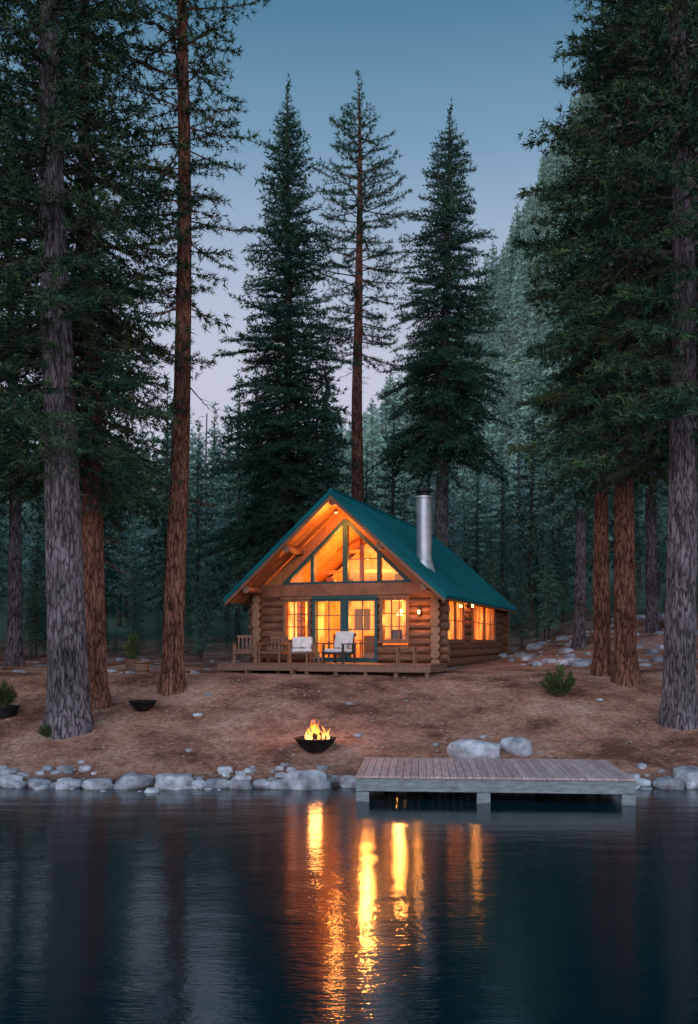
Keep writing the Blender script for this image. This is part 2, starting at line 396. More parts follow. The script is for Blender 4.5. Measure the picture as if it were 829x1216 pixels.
def tree_mesh(name, H, r, cb, R, prof, nbr, kind, mats, seed, lean=(0, 0), elev=(-15, 35), bare=0, bias=1.0, ntr=18):
    rng = np.random.default_rng(seed)
    V, T, cen = trunk_arrays(H, r, rng, lean, n=ntr)
    NVs = []; WVs = []
    tm = get_templates(kind)
    Ls = np.array([t[0] for t in tm])
    for i in range(nbr + bare):
        isb = i >= nbr
        f = (rng.uniform() if not isb else rng.uniform(-0.35, 0.3))
        if not isb: f = 1 - (1 - (i + rng.uniform()) / nbr) ** bias
        z = cb + (H - cb) * f * 0.985
        if z < 2.5: continue
        az = (i * 2.399963 + rng.uniform(-0.35, 0.35))
        rad = R * prof(max(f, 0)) * rng.uniform(0.6, 1.15)
        if isb: rad = rng.uniform(0.5, 1.6)
        if rad < 0.15: rad = 0.15
        ok = np.where(np.abs(np.log(Ls / max(rad, 0.5))) < 0.28)[0]
        if len(ok) == 0: ok = np.array([np.argmin(np.abs(Ls - rad))])
        L, nv, wv = tm[int(rng.choice(ok))]
        s = rad / L
        el = math.radians(elev[0] + (elev[1] - elev[0]) * max(f, 0) + rng.uniform(-9, 9))
        Rm = np.array(Matrix.Rotation(az, 3, 'Z') @ Matrix.Rotation(-el, 3, 'Y') @ Matrix.Rotation(rng.uniform(-0.4, 0.4), 3, 'X')) * s
        c = cen(z)
        if not isb: NVs.append(nv @ Rm.T + c)
        WVs.append(wv @ Rm.T + c)
    if kind != 'far' and nbr:
        L, nv, wv = tm[0]
        Rm = np.array(Matrix.Rotation(-math.pi / 2, 3, 'Y'))
        NVs.append(nv @ Rm.T * 1.2 + cen(H - 0.3))
    NV = np.concatenate(NVs) if NVs else np.zeros((0, 3)); WV = np.concatenate(WVs) if WVs else np.zeros((0, 3))
    a = len(V); b = a + len(WV)
    VV = np.concatenate([V, WV, NV])
    TT = np.concatenate([T, np.arange(a, b).reshape(-1, 3), np.arange(b, b + len(NV)).reshape(-1, 3)])
    MI = np.concatenate([np.zeros(len(T) + len(WV) // 3), np.ones(len(NV) // 3)])
    sm = np.zeros(len(TT), bool); sm[:len(T)] = True
    return tri_mesh(name, VV, TT, MI, mats, sm)

def place(name, me, x, y, dz=0, s=1, rz=0, parent=None):
    o = D.objects.new(name, me); COL.objects.link(o)
    o.location = (x, y, gz(x, y) + dz); o.scale = (s, s, s); o.rotation_euler = (0, 0, rz); o.parent = parent
    return o

p_pine = lambda f: (0.55 + 0.45 * math.sin(min(1, f * 1.4 + 0.15) * math.pi / 2 * 1.2)) * (1 - max(0, f - 0.45) / 0.55) ** 0.6
p_fir = lambda f: (1 - f) ** 0.8 * (0.75 + 0.25 * min(1, f * 6)) + 0.03
p_wide = lambda f: (1 - f) ** 0.75 * (0.8 + 0.2 * min(1, f * 6)) * (1 + 0.16 * math.sin(f * 31)) + 0.03
p_col = lambda f: (0.5 + 0.5 * math.sin(math.pi * min(1, f * 0.85 + 0.15)) if f < 0.7 else 0.72 * (1 - f) / 0.3 + 0.06) * (1 + 0.15 * math.sin(f * 25))
p_big = lambda f: (0.75 + 0.25 * math.sin(f * 5 + .5) - 0.4 * max(0, f - 0.7)) * (1 + .14 * math.sin(f * 37))

RB = [M_bark_red, M_ndl_pine]; GB = [M_bark_grey, M_ndl_pine]
place('pine_tree', tree_mesh('pine_tree', 27, 0.50, 6.8, 3.2, p_big, 330, 'big', GB, 11, lean=(-0.022, 0.0), elev=(-22, 20), bare=14, bias=1.9), -6.93, 22.9)
me_b = tree_mesh('pine_tree', 24, 0.33, 6.0, 2.9, p_big, 160, 'big', RB, 12, lean=(-0.008, 0.01), elev=(-25, 15), bare=14, bias=1.1)
place('pine_tree', me_b, -6.85, 24.9)
place('pine_tree', me_b, -11.4, 26.2, 0, 1.05, 2.1)
place('pine_tree', tree_mesh('pine_tree', 29, 0.31, 11.0, 2.2, lambda f: 0.6 + 0.4 * math.sin(f * 3), 135, 'pine', RB, 13, lean=(0.010, 0.0), elev=(-18, 20), bare=34, bias=0.9), -5.04, 26.4)
place('pine_tree', tree_mesh('pine_tree', 27, 0.41, 7.2, 3.9, p_big, 290, 'big', GB, 14, lean=(-0.014, 0.0), elev=(-22, 18), bare=14, bias=1.6), 8.36, 23.4)
place('pine_tree', tree_mesh('pine_tree', 23, 0.33, 6.6, 3.2, p_big, 140, 'big', RB, 15, lean=(-0.004, 0.0), elev=(-25, 15), bare=14, bias=1.2), 8.1, 27.1)
place('pine_tree', tree_mesh('pine_tree', 21, 0.27, 6.8, 2.5, p_pine, 115, 'big', RB, 16, lean=(0.004, 0.01), elev=(-25, 20), bare=12), 7.85, 28.7)
place('fir_tree', tree_mesh('fir_tree', 25.6, 0.30, 5.0, 3.9, p_wide, 310, 'fir', [M_bark_dark, M_ndl_fir], 17, lean=(0.012, 0.0), elev=(-22, 30), bare=12), -3.1, 42)
place('pine_tree', tree_mesh('pine_tree', 28.7, 0.40, 15.0, 2.6, p_col, 130, 'pine', [M_bark_red, M_ndl_fir], 18, lean=(-0.004, 0.0), elev=(-18, 30), bare=20), 0.62, 47)
place('fir_tree', tree_mesh('fir_tree', 26.6, 0.40, 9.8, 3.8, p_wide, 250, 'fir', [M_bark_grey, M_ndl_fir], 19, lean=(0.010, 0.0), elev=(-25, 30), bare=20), 4.7, 46)
me_e = tree_mesh('pine_tree', 20, 0.27, 6, 2.6, p_pine, 110, 'mid', [M_bark_grey, M_ndl_mid_haze], 21, elev=(-20, 20), bare=10)
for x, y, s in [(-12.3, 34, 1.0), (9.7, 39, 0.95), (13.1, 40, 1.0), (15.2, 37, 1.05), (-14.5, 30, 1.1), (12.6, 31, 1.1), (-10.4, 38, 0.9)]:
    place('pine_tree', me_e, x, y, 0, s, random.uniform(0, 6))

forest = empty('forest')
mids = [tree_mesh('forest_tree', 16, 0.17, random.uniform(1.5, 3.5), random.uniform(2.2, 3.0), p_fir, 95, 'mid', [M_bark_dark, M_ndl_mid_haze], 30 + k, elev=(-20, 30), ntr=7) for k in range(5)]
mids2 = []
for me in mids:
    c = me.copy(); c.materials[1] = M_ndl_mid2_haze; mids2.append(c)  # same trees, needles swapped for the hazier painted tint
fars = [tree_mesh('hillside_tree', 15, 0.17, 1.0, random.uniform(2.2, 3.0), p_fir, 45, 'far', [M_bark_dark, M_ndl_far_haze], 40 + k, elev=(-20, 30), ntr=4) for k in range(4)]
rng = np.random.default_rng(5)
cnt = 0; placed = []; tries = 0
while cnt < 95 and tries < 5000:
    tries += 1
    y = rng.uniform(48, 84); x = rng.uniform(-0.55, 0.55) * y
    if y < 50 and -7 < x < 9: continue
    if any((x - a) ** 2 + (y - b) ** 2 < 9.0 for a, b in placed): continue
    placed.append((x, y)); cnt += 1
    k = rng.uniform(0.62, 1.05)
    if 0.10 < x / y < 0.24: k *= 0.8
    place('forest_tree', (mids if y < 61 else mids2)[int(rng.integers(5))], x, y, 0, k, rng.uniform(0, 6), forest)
placed = []; cnt = 0; tries = 0
while cnt < 1050 and tries < 20000:
    tries += 1
    y = math.sqrt(rng.uniform(80 ** 2, 330 ** 2)); x = rng.uniform(-0.42, 0.5) * y
    if any((x - a) ** 2 + (y - b) ** 2 < 12.0 for a, b in placed): continue
    placed.append((x, y)); cnt += 1
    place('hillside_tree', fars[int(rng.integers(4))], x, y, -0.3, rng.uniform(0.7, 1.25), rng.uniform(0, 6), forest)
for i in range(22):
    sgn = -1 if i % 2 else 1
    y = rng.uniform(28, 46); x = sgn * rng.uniform(15.5, 28)
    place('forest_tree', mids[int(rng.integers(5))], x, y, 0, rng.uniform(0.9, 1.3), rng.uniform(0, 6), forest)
yf = [(-6.2, 39, .26), (-9.5, 41, .3), (-11.5, 37.5, .22), (8.0, 43, .28), (9.6, 44.5, .35), (-13.5, 40, .35), (-4.8, 40.5, .16), (11.8, 43.5, .25), (-8.0, 44, .42), (7.2, 47, .4), (6.9, 44.2, .2), (-16, 36, .4)]
for i in range(46):
    yf.append((rng.uniform(-20, 21), rng.uniform(45, 56), rng.uniform(.08, .30)))
for i in range(14):
    yf.append((rng.uniform(-14, -5.5), rng.uniform(36.5, 45), rng.uniform(.05, .16)))
for x, y, s in yf:
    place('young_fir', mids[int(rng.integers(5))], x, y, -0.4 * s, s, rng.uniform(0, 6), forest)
mb = MB()
for x, y, h in [(-9.2, 58, 14), (9.2, 57, 9), (5.2, 60, 11), (13, 58, 12), (-3.9, 60, 11)]:
    z = gz(x, y); mb.cyl((x, y, z - .3), (x + .3, y, z + h), 0.15, 0.04, 7)
    for i in range(22):
        zz = z + h * random.uniform(.3, 1); a = random.uniform(0, 6.28); l = random.uniform(.3, .9)
        mb.cyl((x + .15, y, zz), (x + .15 + math.cos(a) * l, y + math.sin(a) * l, zz - .15), .025, .008, 4)
mb.obj('dead_snags', [noisy('dead_wood', [(0.12, 0.115, 0.11), (0.24, 0.225, 0.22)], 3)], forest)

# ------------------------------------------------------------------ rocks
import bmesh
def rock_data(seed, sub=3):
    bm = bmesh.new(); bmesh.ops.create_icosphere(bm, subdivisions=sub, radius=1)
    o = Vector((seed * 13.7, seed * 3.1, seed * 7.7))
    for v in bm.verts:
        c = v.co.copy()
        v.co = c * (1 + 0.38 * noise.noise(c * 0.9 + o) + 0.18 * noise.noise(c * 2.3 + o) + 0.07 * noise.noise(c * 6 + o))
        if v.co.z > 0.6: v.co.z = 0.6 + (v.co.z - 0.6) * 0.5
    bm.verts.ensure_lookup_table()
    V = np.array([v.co[:] for v in bm.verts]); T = np.array([[v.index for v in f.verts] for f in bm.faces]); bm.free()
    return V, T
ROCKS = [rock_data(i + 1) for i in range(9)]; PEB = [rock_data(i + 20, 1) for i in range(4)]
def rock_mass(name, items, src, sm=True, mat=None):
    VV = []; TT = []; b = 0
    for (x, y, z, sx, sy, sz, rz) in items:
        V, T = src[random.randrange(len(src))]
        c, s = math.cos(rz), math.sin(rz)
        q = V * np.array([sx, sy, sz])
        q = np.stack([q[:, 0] * c - q[:, 1] * s + x, q[:, 0] * s + q[:, 1] * c + y, q[:, 2] + z], 1)
        VV.append(q); TT.append(T + b); b += len(V)
    V = np.concatenate(VV); T = np.concatenate(TT)
    me = tri_mesh(name, V, T, np.zeros(len(T)), [mat or M_rock], np.full(len(T), sm))
    o = D.objects.new(name, me); COL.objects.link(o); return o
items = []
def shore(x0, x1):
    x = x0
    while x < x1:
        w = random.choice([0.16, 0.22, 0.28, 0.34, 0.4]) * random.uniform(0.85, 1.1)
        y = 19.72 + random.uniform(-0.1, 0.16) + 0.10 * math.sin(x * 0.7 + 1)
        items.append((x + w, y, 0.06, w, w * random.uniform(0.65, 0.9), w * random.uniform(0.55, 0.8), random.uniform(-0.7, 0.7)))
        x += w * random.uniform(1.85, 2.3)
shore(-14, 0.2); shore(5.6, 14)
items.append((-0.85, 19.7, 0.1, 0.50, 0.38, 0.34, 0.2)); items.append((7.35, 19.95, 0.12, 0.46, 0.4, 0.35, 0.4))
items.append((-3.75, 19.65, 0.08, 0.42, 0.34, 0.29, 0.1))
for i in range(360):
    x = random.uniform(-13, 13); w = 0.03 + 0.13 * random.random() ** 1.5
    y = 19.72 + 0.1 * math.sin(x * 0.7 + 1) + random.gauss(0.22, 0.27)
    items.append((x, y, max(gz(x, y), -0.02) + 0.01, w * 1.2, w, w * 0.75, random.uniform(0, 3)))
rock_mass('shore_rocks', items, ROCKS)
rock_mass('boulder', [(2.88, 21.15, gz(2.88, 21.15) + 0.1, 0.60, 0.42, 0.36, 0.2)], ROCKS[:1])
rock_mass('boulder', [(3.92, 21.6, gz(3.92, 21.6) + 0.07, 0.43, 0.35, 0.30, 1.9)], ROCKS[3:4])
peb = []
for i in range(3000):
    y = 20.4 + 9.5 * random.random() ** 1.3; x = random.uniform(-11, 12); w = 0.008 + 0.035 * random.random() ** 4
    peb.append((x, y, gz(x, y), w * 1.3, w, w * 0.7, random.uniform(0, 3)))
rock_mass('pebbles', peb, PEB, False, noisy('pebble', [(0.12, 0.09, 0.075), (0.4, 0.34, 0.3)], 2, bump=0))
sc = []
for i in range(190):
    x = random.uniform(6.5, 17); y = random.uniform(33, 44); w = 0.05 + 0.28 * random.random() ** 2.5
    sc.append((x, y, gz(x, y) + w * 0.1, w * 1.2, w, w * 0.75, random.uniform(0, 3)))
for i in range(40):
    x = random.uniform(-14, -4.5); y = random.uniform(29, 38); w = random.uniform(0.05, 0.2)
    sc.append((x, y, gz(x, y) + w * 0.1, w * 1.3, w, w * 0.6, random.uniform(0, 3)))
for i in range(12):
    x = random.uniform(-9, 9); y = random.uniform(21, 26); w = random.uniform(0.04, 0.11)
    sc.append((x, y, gz(x, y) + w * 0.1, w * 1.3, w, w * 0.6, random.uniform(0, 3)))
rock_mass('scattered_rocks', sc, ROCKS)

def litter():
    r = np.random.default_rng(9); n = 14000
    y = 20.5 + 12 * r.uniform(size=n) ** 1.2; x = r.uniform(-13, 13, n)
    P = np.stack([x, y, ground_z(x, y) + 0.012], 1)
    a = r.uniform(0, math.pi * 2, n); l = r.uniform(0.03, 0.14, n)[:, None]
    l[:500] *= 3
    d = np.stack([np.cos(a), np.sin(a), r.uniform(-.1, .22, n)], 1); w = np.stack([-np.sin(a), np.cos(a), np.zeros(n)], 1)
    V = np.stack([P - w * .008, P + w * .008, P + d * l], 1).reshape(-1, 3)
    T = np.arange(n * 3).reshape(-1, 3)
    me = tri_mesh('pine_litter', V, T, np.zeros(n), [noisy('litter', [(0.05, 0.028, 0.02), (0.28, 0.17, 0.11)], 3, coord='Object', bump=0)])
    COL.objects.link(D.objects.new('pine_litter', me))
litter()

# ------------------------------------------------------------------ cabin
ANG = -math.radians(19)
P0 = Vector((2.88, 30.1, 2.06))
cabin = empty('log_cabin', P0, ANG)
Mc = Matrix.Translation(P0) @ Matrix.Rotation(ANG, 4, 'Z')
W, LEN, C = 6.3, 12.0, -3.15
FL = 0.35
LR = 0.155; PITCH = 0.262
SL = 0.907; AP = 5.9
def roofz(x): return AP - abs(x - C) * SL

front_open = [(C - 2.2, C - 1.26, 1.05, 2.47), (C - 1.14, C + 1.14, FL, 2.47), (C + 1.26, C + 2.2, 1.05, 2.47)]
side_open = [(0.45, 3.3, 1.05, 2.47), (4.9, 9.6, 1.05, 2.47)]

def intervals(a, b, z, ops):
    segs = [(a, b)]
    for (o0, o1, z0, z1) in ops:
        if z > z0 - 0.05 and z < z1 + 0.05:
            ns = []
            for s0, s1 in segs:
                if o0 > s0 and o1 < s1: ns += [(s0, o0), (o1, s1)]
                else: ns.append((s0, s1))
            segs = ns
    return segs
mb = MB()
nlog = 9
for k in range(nlog):
    z = FL + 0.02 + LR * 0.9 + k * PITCH
    e = 0.34 + random.uniform(-0.04, 0.06)
    for s0, s1 in intervals(-W - e, e, z, front_open):
        mb.cyl((s0, 0, z), (s1, 0, z), LR * random.uniform(0.96, 1.04), None, 14, 0, 1)
    mb.cyl((-W - e, LEN, z), (e, LEN, z), LR, None, 12, 0, 1)
    z2 = z + PITCH / 2
    for s0, s1 in intervals(-e, LEN + e, z2, side_open):
        mb.cyl((0, s0, z2), (0, s1, z2), LR * random.uniform(0.96, 1.04), None, 14, 0, 1)
    mb.cyl((-W, -e, z2), (-W, LEN + e, z2), LR, None, 12, 0, 1)
mb.cyl((0, -0.3, FL - 0.02), (0, LEN + 0.3, FL - 0.02), LR * 1.03, None, 14, 0, 1)
mb.cyl((-W, -0.3, FL - 0.02), (-W, LEN + 0.3, FL - 0.02), LR * 1.03, None, 14, 0, 1)
for px in (C - 3.05, C - 1.6, C, C + 1.6, C + 3.05):
    mb.cyl((px, -1.38, roofz(px) - 0.36), (px, 1.2 if px != C else LEN, roofz(px) - 0.36), 0.12, None, 12, 0, 1)
mb.obj('log_walls', [M_log, M_logend], cabin, smooth=True)

mb = MB(); mb.box(-W + .02, -0.02, 0.02, LEN, -0.5, FL - 0.16)
mb.obj('foundation', [M_stone], cabin)

mb = MB()
BZ0, BZ1 = 2.58, 2.98
mb.box(-W + 0.1, -0.1, -0.19, 0.10, BZ0, BZ1, 0)
G0 = BZ1; gh = 2.25; gap = G0 + gh * SL + 0.10
oh = 2.98
outer = [(C - oh, G0), (C, G0 + oh * SL * 0.985), (C + oh, G0)]
inner = [(C - gh, G0), (C, gap), (C + gh, G0)]
mb.extr([outer[0], inner[0], inner[1], outer[1]][::-1], -.06, .06, 1)
mb.extr([outer[1], inner[1], inner[2], outer[2]][::-1], -.06, .06, 1)
mb.extr([(C - 3.05, BZ1 - .4), (C, AP - 0.25), (C + 3.05, BZ1 - .4)][::-1], LEN - 0.05, LEN + 0.05, 1)
mb.obj('gable_wall', [M_fascia, M_soffit], cabin, bevel=0.01)

mb = MB()
def bar(p, q, w, y0=-0.12, y1=0.08, mi=0):
    p = Vector((p[0], 0, p[1])); q = Vector((q[0], 0, q[1])); d = (q - p).normalized(); n = Vector((-d.z, 0, d.x)) * w / 2
    mb.extr([((p + n).x, (p + n).z), ((q + n).x, (q + n).z), ((q - n).x, (q - n).z), ((p - n).x, (p - n).z)], y0, y1, mi)
bar((C - gh, G0 + .04), (C + gh, G0 + .04), 0.09, -0.13)
bar((C - gh, G0), (C, gap), 0.11, -0.125); bar((C, gap), (C + gh, G0), 0.11, -0.122)
for x in (C - 1.18, C + 1.18): bar((x, G0 + .05), (x, gap - abs(x - C) * (gap - G0) / gh), 0.12, -0.115)
bar((C, G0 + .05), (C, gap), 0.17, -0.118)
bar((C + .1, G0 + 0.82), (C + 1.12, G0 + 0.82), 0.035, -0.06, 0.0, 1)
bar((C + .62, G0 + .08), (C + .62, G0 + 1.35), 0.035, -0.055, 0.0, 1)
mb.obj('gable_window_frame', [M_green, M_furn], cabin)
mb = MB(); mb.add([(x, 0.0, z) for x, z in inner], [(0, 2, 1)]); mb.obj('gable_glass', [M_glass], cabin)

def window(name, u0, u1, z0, z1, axis, fm, cols, rows, door=False):
    mb = MB(); w = 0.07
    GO = 0.0 if axis == 'f' else -0.17
    def b(a0, a1, c0, c1, d0, d1, mi):
        if axis == 'f': mb.box(a0, a1, d0, d1, c0, c1, mi)
        else: mb.box(-d1, -d0, a0, a1, c0, c1, mi)
    D0, D1 = (-0.185, 0.12) if axis == 'f' else (-0.195, 0.12)
    b(u0 - .03, u0 + w, z0, z1, D0, D1, 0); b(u1 - w, u1 + .03, z0, z1, D0, D1, 0)
    b(u0 + w, u1 - w, z1 - w, z1, D0, D1, 0); b(u0 + w, u1 - w, z0, z0 + (w if not door else .16), D0, D1, 0)
    if not door:
        pr = .05 if axis == 'f' else .015
        b(u0 - .1, u1 + .1, z0 - 0.06, z0 - 0.002, D0 - pr, D1, 0)
        b(u0 - .1, u1 + .1, z1 + .002, z1 + 0.09, D0 - pr * .6, D1, 0)
    a0, a1, c0, c1 = u0 + w, u1 - w, z0 + (w if not door else .16), z1 - w
    md = .04 if axis == 'f' else .016
    for i in range(1, cols):
        x = a0 + (a1 - a0) * i / cols; b(x - .02, x + .02, c0, c1, GO - .01 - md, GO - 0.01, 1)
    for j in range(1, rows):
        z = c0 + (c1 - c0) * j / rows; b(a0, a1, z - .016, z + .016, GO - .007 - md, GO - 0.012, 1)
    mb.obj(name, fm, cabin, bevel=0.006)
    g = MB()
    if axis == 'f': g.add([(a0, .005, c0), (a1, .005, c0), (a1, .005, c1), (a0, .005, c1)], [(0, 1, 2, 3)])
    else: g.add([(.164, a0, c0), (.164, a1, c0), (.164, a1, c1), (.164, a0, c1)], [(0, 1, 2, 3)])
    g.obj(name + '_glass', [M_glass], cabin)
FW = [M_fascia, M_furn]; FG = [M_green, M_green]
window('window', *front_open[0], 'f', FW, 3, 3); window('window', *front_open[2], 'f', FW, 3, 3)
window('door', C - 1.12, C - 0.08, FL, 2.47, 'f', FG, 2, 4, True); window('door', C + 0.08, C + 1.12, FL, 2.47, 'f', FG, 2, 4, True)
mb = MB(); mb.box(C - .08, C + .08, -0.22, 0.1, FL, 2.47); mb.box(C - 1.16, C + 1.16, -0.23, 0.1, 2.472, 2.575)
mb.obj('door_post', [M_green], cabin)
window('window', 0.45, 1.85, 1.05, 2.47, 's', FW, 2, 2); window('window', 1.91, 3.3, 1.05, 2.47, 's', FW, 2, 2)
window('window', 4.9, 7.2, 1.05, 2.47, 's', FW, 2, 2); window('window', 7.3, 9.6, 1.05, 2.47, 's', FW, 2, 2)

mb = MB()
mb.box(-W + .1, -.1, .1, LEN - .1, FL - 0.1, FL + 0.02, 0)
mb.box(-W + .16, -.16, 4.4, 4.5, FL + .02, 2.9, 1)
mb.extr([(C - 2.9, 2.9), (C, 5.4), (C + 2.9, 2.9)][::-1], 4.4, 4.5, 1)
mb.box(-W + .16, -.16, LEN - .3, LEN - .2, FL + .02, 2.9, 1)
mb.box(-W + .16, -.16, 1.6, 1.75, 2.75, 2.9, 1)
mb.box(-2.6, -2.5, 4.5, LEN - .3, FL + .02, 2.8, 1)
mb.obj('interior_walls', [M_deck, M_int], cabin)
mb = MB()
mb.box(-5.0, -3.6, 2.4, 3.2, 1.05, 1.12, 0)
for x in (-4.95, -3.7): mb.box(x, x + .07, 2.45, 2.52, FL, 1.05, 0); mb.box(x, x + .07, 3.1, 3.17, FL, 1.05, 0)
mb.box(-2.2, -1.2, 4.3, 4.38, 1.5, 2.2, 1); mb.box(-4.3, -3.7, 4.33, 4.38, 1.5, 2.3, 1)
mb.box(-2.9, -.4, 3.8, 4.38, FL, 1.2, 0); mb.box(-1.1, -.35, 1.2, 2.2, FL, 1.15, 0)
mb.box(-2.75, -2.35, .7, 1.1, FL, 1.25, 0); mb.box(-3.9, -3.5, .8, 1.2, FL, 1.3, 0)
mb.box(-1.75, -1.35, .5, .8, 1.0, 1.45, 1); mb.cyl((-1.25, .45, 1.0), (-1.25, .45, 1.5), .07, .04, 10, 0)
mb.cyl((-5.4, 2, 3.05), (-1.0, 2, 3.05), 0.09, None, 8, 0)
mb.cyl((C, 1.68, 2.9), (C, 1.68, 5.3), 0.08, None, 8, 0)
for zz in (3.55, 4.3): mb.box(C - 2.6 + (zz - 3) * 1.05, C + 2.6 - (zz - 3) * 1.05, 2.9, 3.0, zz, zz + .13, 0)
mb.box(-2.5, -1.9, 4.3, 4.39, 3.2, 3.9, 1); mb.box(-2.1, -1.75, 2.2, 2.6, 2.9, 3.45, 1); mb.box(-4.6, -4.3, 2.0, 2.3, 2.9, 3.35, 0); mb.box(-3.9, -3.6, 2.1, 2.3, 2.9, 3.3, 1)
mb.obj('interior_furniture', [M_furn, M_dark], cabin)
mb = MB()
def curtain(u0, u1, z0, z1, axis, d):
    n = int((u1 - u0) / .05)
    vs = []
    for z in (z0, z1):
        for i in range(n + 1):
            u = u0 + (u1 - u0) * i / n; o = d + 0.018 * math.sin(i * 1.9)
            vs.append((u, o, z) if axis == 'f' else (-o, u, z))
    mb.add(vs, [(i, i + 1, n + 2 + i, n + 1 + i) for i in range(n)])
curtain(0.5, 3.25, 1.1, 2.42, 's', -.12); curtain(4.95, 9.55, 1.1, 2.42, 's', -.12)
curtain(C - 2.14, C - 1.80, 1.1, 2.42, 'f', .07); curtain(C - 1.5, C - 1.32, 1.1, 2.42, 'f', .07)
curtain(C + 1.95, C + 2.16, 1.1, 2.42, 'f', .07); curtain(C - 1.1, C - .86, .5, 2.42, 'f', .2)
mb.obj('curtains', [M_curtain], cabin)
mb = MB(); mbs = MB()
def lamp(name, loc, W_, r=0.12, col=(1.0, 0.34, 0.06)):
    l = D.lights.new(name, 'POINT'); l.energy = W_; l.color = col; l.shadow_soft_size = r
    o = D.objects.new(name, l); COL.objects.link(o); o.parent = cabin; o.location = loc
def pendant(x, y, z, top):
    mb.lathe([(0.05, 0.22), (0.17, 0.0)], 16, (x, y, z)); mbs.cyl((x, y, z + .2), (x, y, top), 0.012, None, 6)
pendant(C - 1.75, 1.4, 2.0, 2.8); pendant(C + 1.5, 1.5, 1.95, 2.8); pendant(C + .55, 2.6, 4.05, 5.2)
pendant(-1.3, 6.9, 1.95, 3.0)
mb.obj('lampshades', [M_shade], cabin, smooth=True); mbs.obj('lamp_cords', [M_iron], cabin)
lamp('room_lamp', (C - 1.6, 1.5, 1.85), 500); lamp('room_lamp', (C + 1.4, 1.6, 1.8), 480)
lamp('loft_lamp', (C + .1, 1.9, 3.75), 820)
lamp('back_room_lamp', (-1.6, 7.1, 1.85), 620); lamp('side_room_lamp', (-1.7, 2.3, 1.85), 140)

# roof
F0, F1 = -1.5, LEN + 0.6; EH = 3.78
mb = MB()
for sg in (-1, 1):
    e = (C + sg * EH, AP - EH * SL)
    q = [(C, AP), e, (e[0], e[1] - 0.07), (C, AP - 0.07)]
    mb.extr(q if sg > 0 else q[::-1], F0, F1, 0)
    nx, nz = sg * SL / math.hypot(1, SL), 1 / math.hypot(1, SL)
    y = F0 + 0.02
    while y < F1:
        p = [(C + sg * .03 + nx * 0.002, AP - 0.03 + .002), (e[0] - sg * .005, e[1] + .006), (e[0] - sg * .005 + nx * .045, e[1] + .006 + nz * .045), (C + sg * .03 + nx * .045, AP - .03 + nz * .045)]
        mb.extr(p if sg < 0 else p[::-1], y, y + 0.03, 0); y += 0.42
mb.cyl((C, F0 - .01, AP + .01), (C, F1 + .01, AP + .01), 0.07, None, 10, 0)
mb.obj('roof', [M_roof], cabin)
mb = MB()
for sg in (-1, 1):
    e = (C + sg * (EH - .04), AP - (EH - .04) * SL)
    q = [(C, AP - .074), (e[0], e[1] - .074), (e[0], e[1] - 0.16), (C, AP - 0.17)]
    mb.extr(q if sg > 0 else q[::-1], F0 + .03, F1 - .03, 0)
    q = [(C, AP - .05), (e[0], e[1] - .05), (e[0], e[1] - 0.27), (C, AP - 0.30)]
    mb.extr(q if sg > 0 else q[::-1], F0 - .03, F0 + .028, 1)
    mb.extr(q if sg > 0 else q[::-1], F1 - .028, F1 + .03, 1)
    y = F0 + .25
    while y < 0:
        q = [(C + sg * .1, AP - .2), (e[0], e[1] - .162), (e[0], e[1] - 0.175), (C + sg * .1, AP - 0.262)]
        mb.extr(q if sg > 0 else q[::-1], y, y + .05, 1); y += .5
mb.obj('soffit', [M_soffit, M_fascia], cabin)
mb = MB()
for sg in (-1, 1):
    e = (C + sg * (EH + .012), AP - (EH + .012) * SL)
    q = [(C, AP + .03), (e[0], e[1] + .03), (e[0], e[1] - 0.14), (C, AP - 0.15)]
    mb.extr(q if sg > 0 else q[::-1], F0 - .055, F0 - .032, 0)
mb.obj('roof_edge_trim', [M_roof], cabin)

mb = MB(); fx, fy = -0.68, 0.9; fz = roofz(fx)
def tube(r0, z0, r1, z1, mi=0): mb.cyl((fx, fy, fz + z0), (fx, fy, fz + z1), r0, r1, 32, mi)
tube(.40, -.32, .29, .10); tube(.265, -.3, .265, 2.2); tube(.275, 1.02, .275, 1.06); tube(.31, 2.2, .31, 2.26)
tube(.19, 2.26, .19, 2.42, 1); tube(.30, 2.42, .30, 2.47, 1); tube(.29, 2.47, .06, 2.56, 1)
mb.obj('flue_pipe', [M_steel, M_iron], cabin, smooth=True)

mb = MB(); X0, X1, Y0, Y1 = -6.75, 0.36, -2.4, -0.17
y = Y0
while y < Y1 - .05:
    mb.box(X0 + random.uniform(0, .01), X1, y, min(y + 0.135, Y1), FL - .04, FL, 0); y += 0.142
mb.box(X0 + .02, X1 - .02, Y0 + .02, Y0 + .07, FL - .24, FL - .042, 0)
mb.box(X1 - .07, X1 - .022, Y0 + .07, Y1, FL - .24, FL - .042, 0); mb.box(X0 + .022, X0 + .07, Y0 + .07, Y1, FL - .24, FL - .042, 0)
for i in range(8):
    x = X0 + .1 + (X1 - X0 - .3) * i / 7; mb.box(x, x + .12, Y0 + .1, Y0 + .22, -.5, FL - .042, 0)
for x0 in (-5.65,):
    mb.box(x0, x0 + 1.7, Y0 - .34, Y0 - .02, .14, .19, 0); mb.box(x0, x0 + 1.7, Y0 - .68, Y0 - .36, -.01, .04, 0)
    for xx in (x0 + .05, x0 + 1.6): mb.box(xx, xx + .06, Y0 - .66, Y0 - .03, -.3, -.012, 0); mb.box(xx, xx + .06, Y0 - .33, Y0 - .03, -.012, .138, 0)
mb.obj('deck', [M_deck], cabin, bevel=0.005)

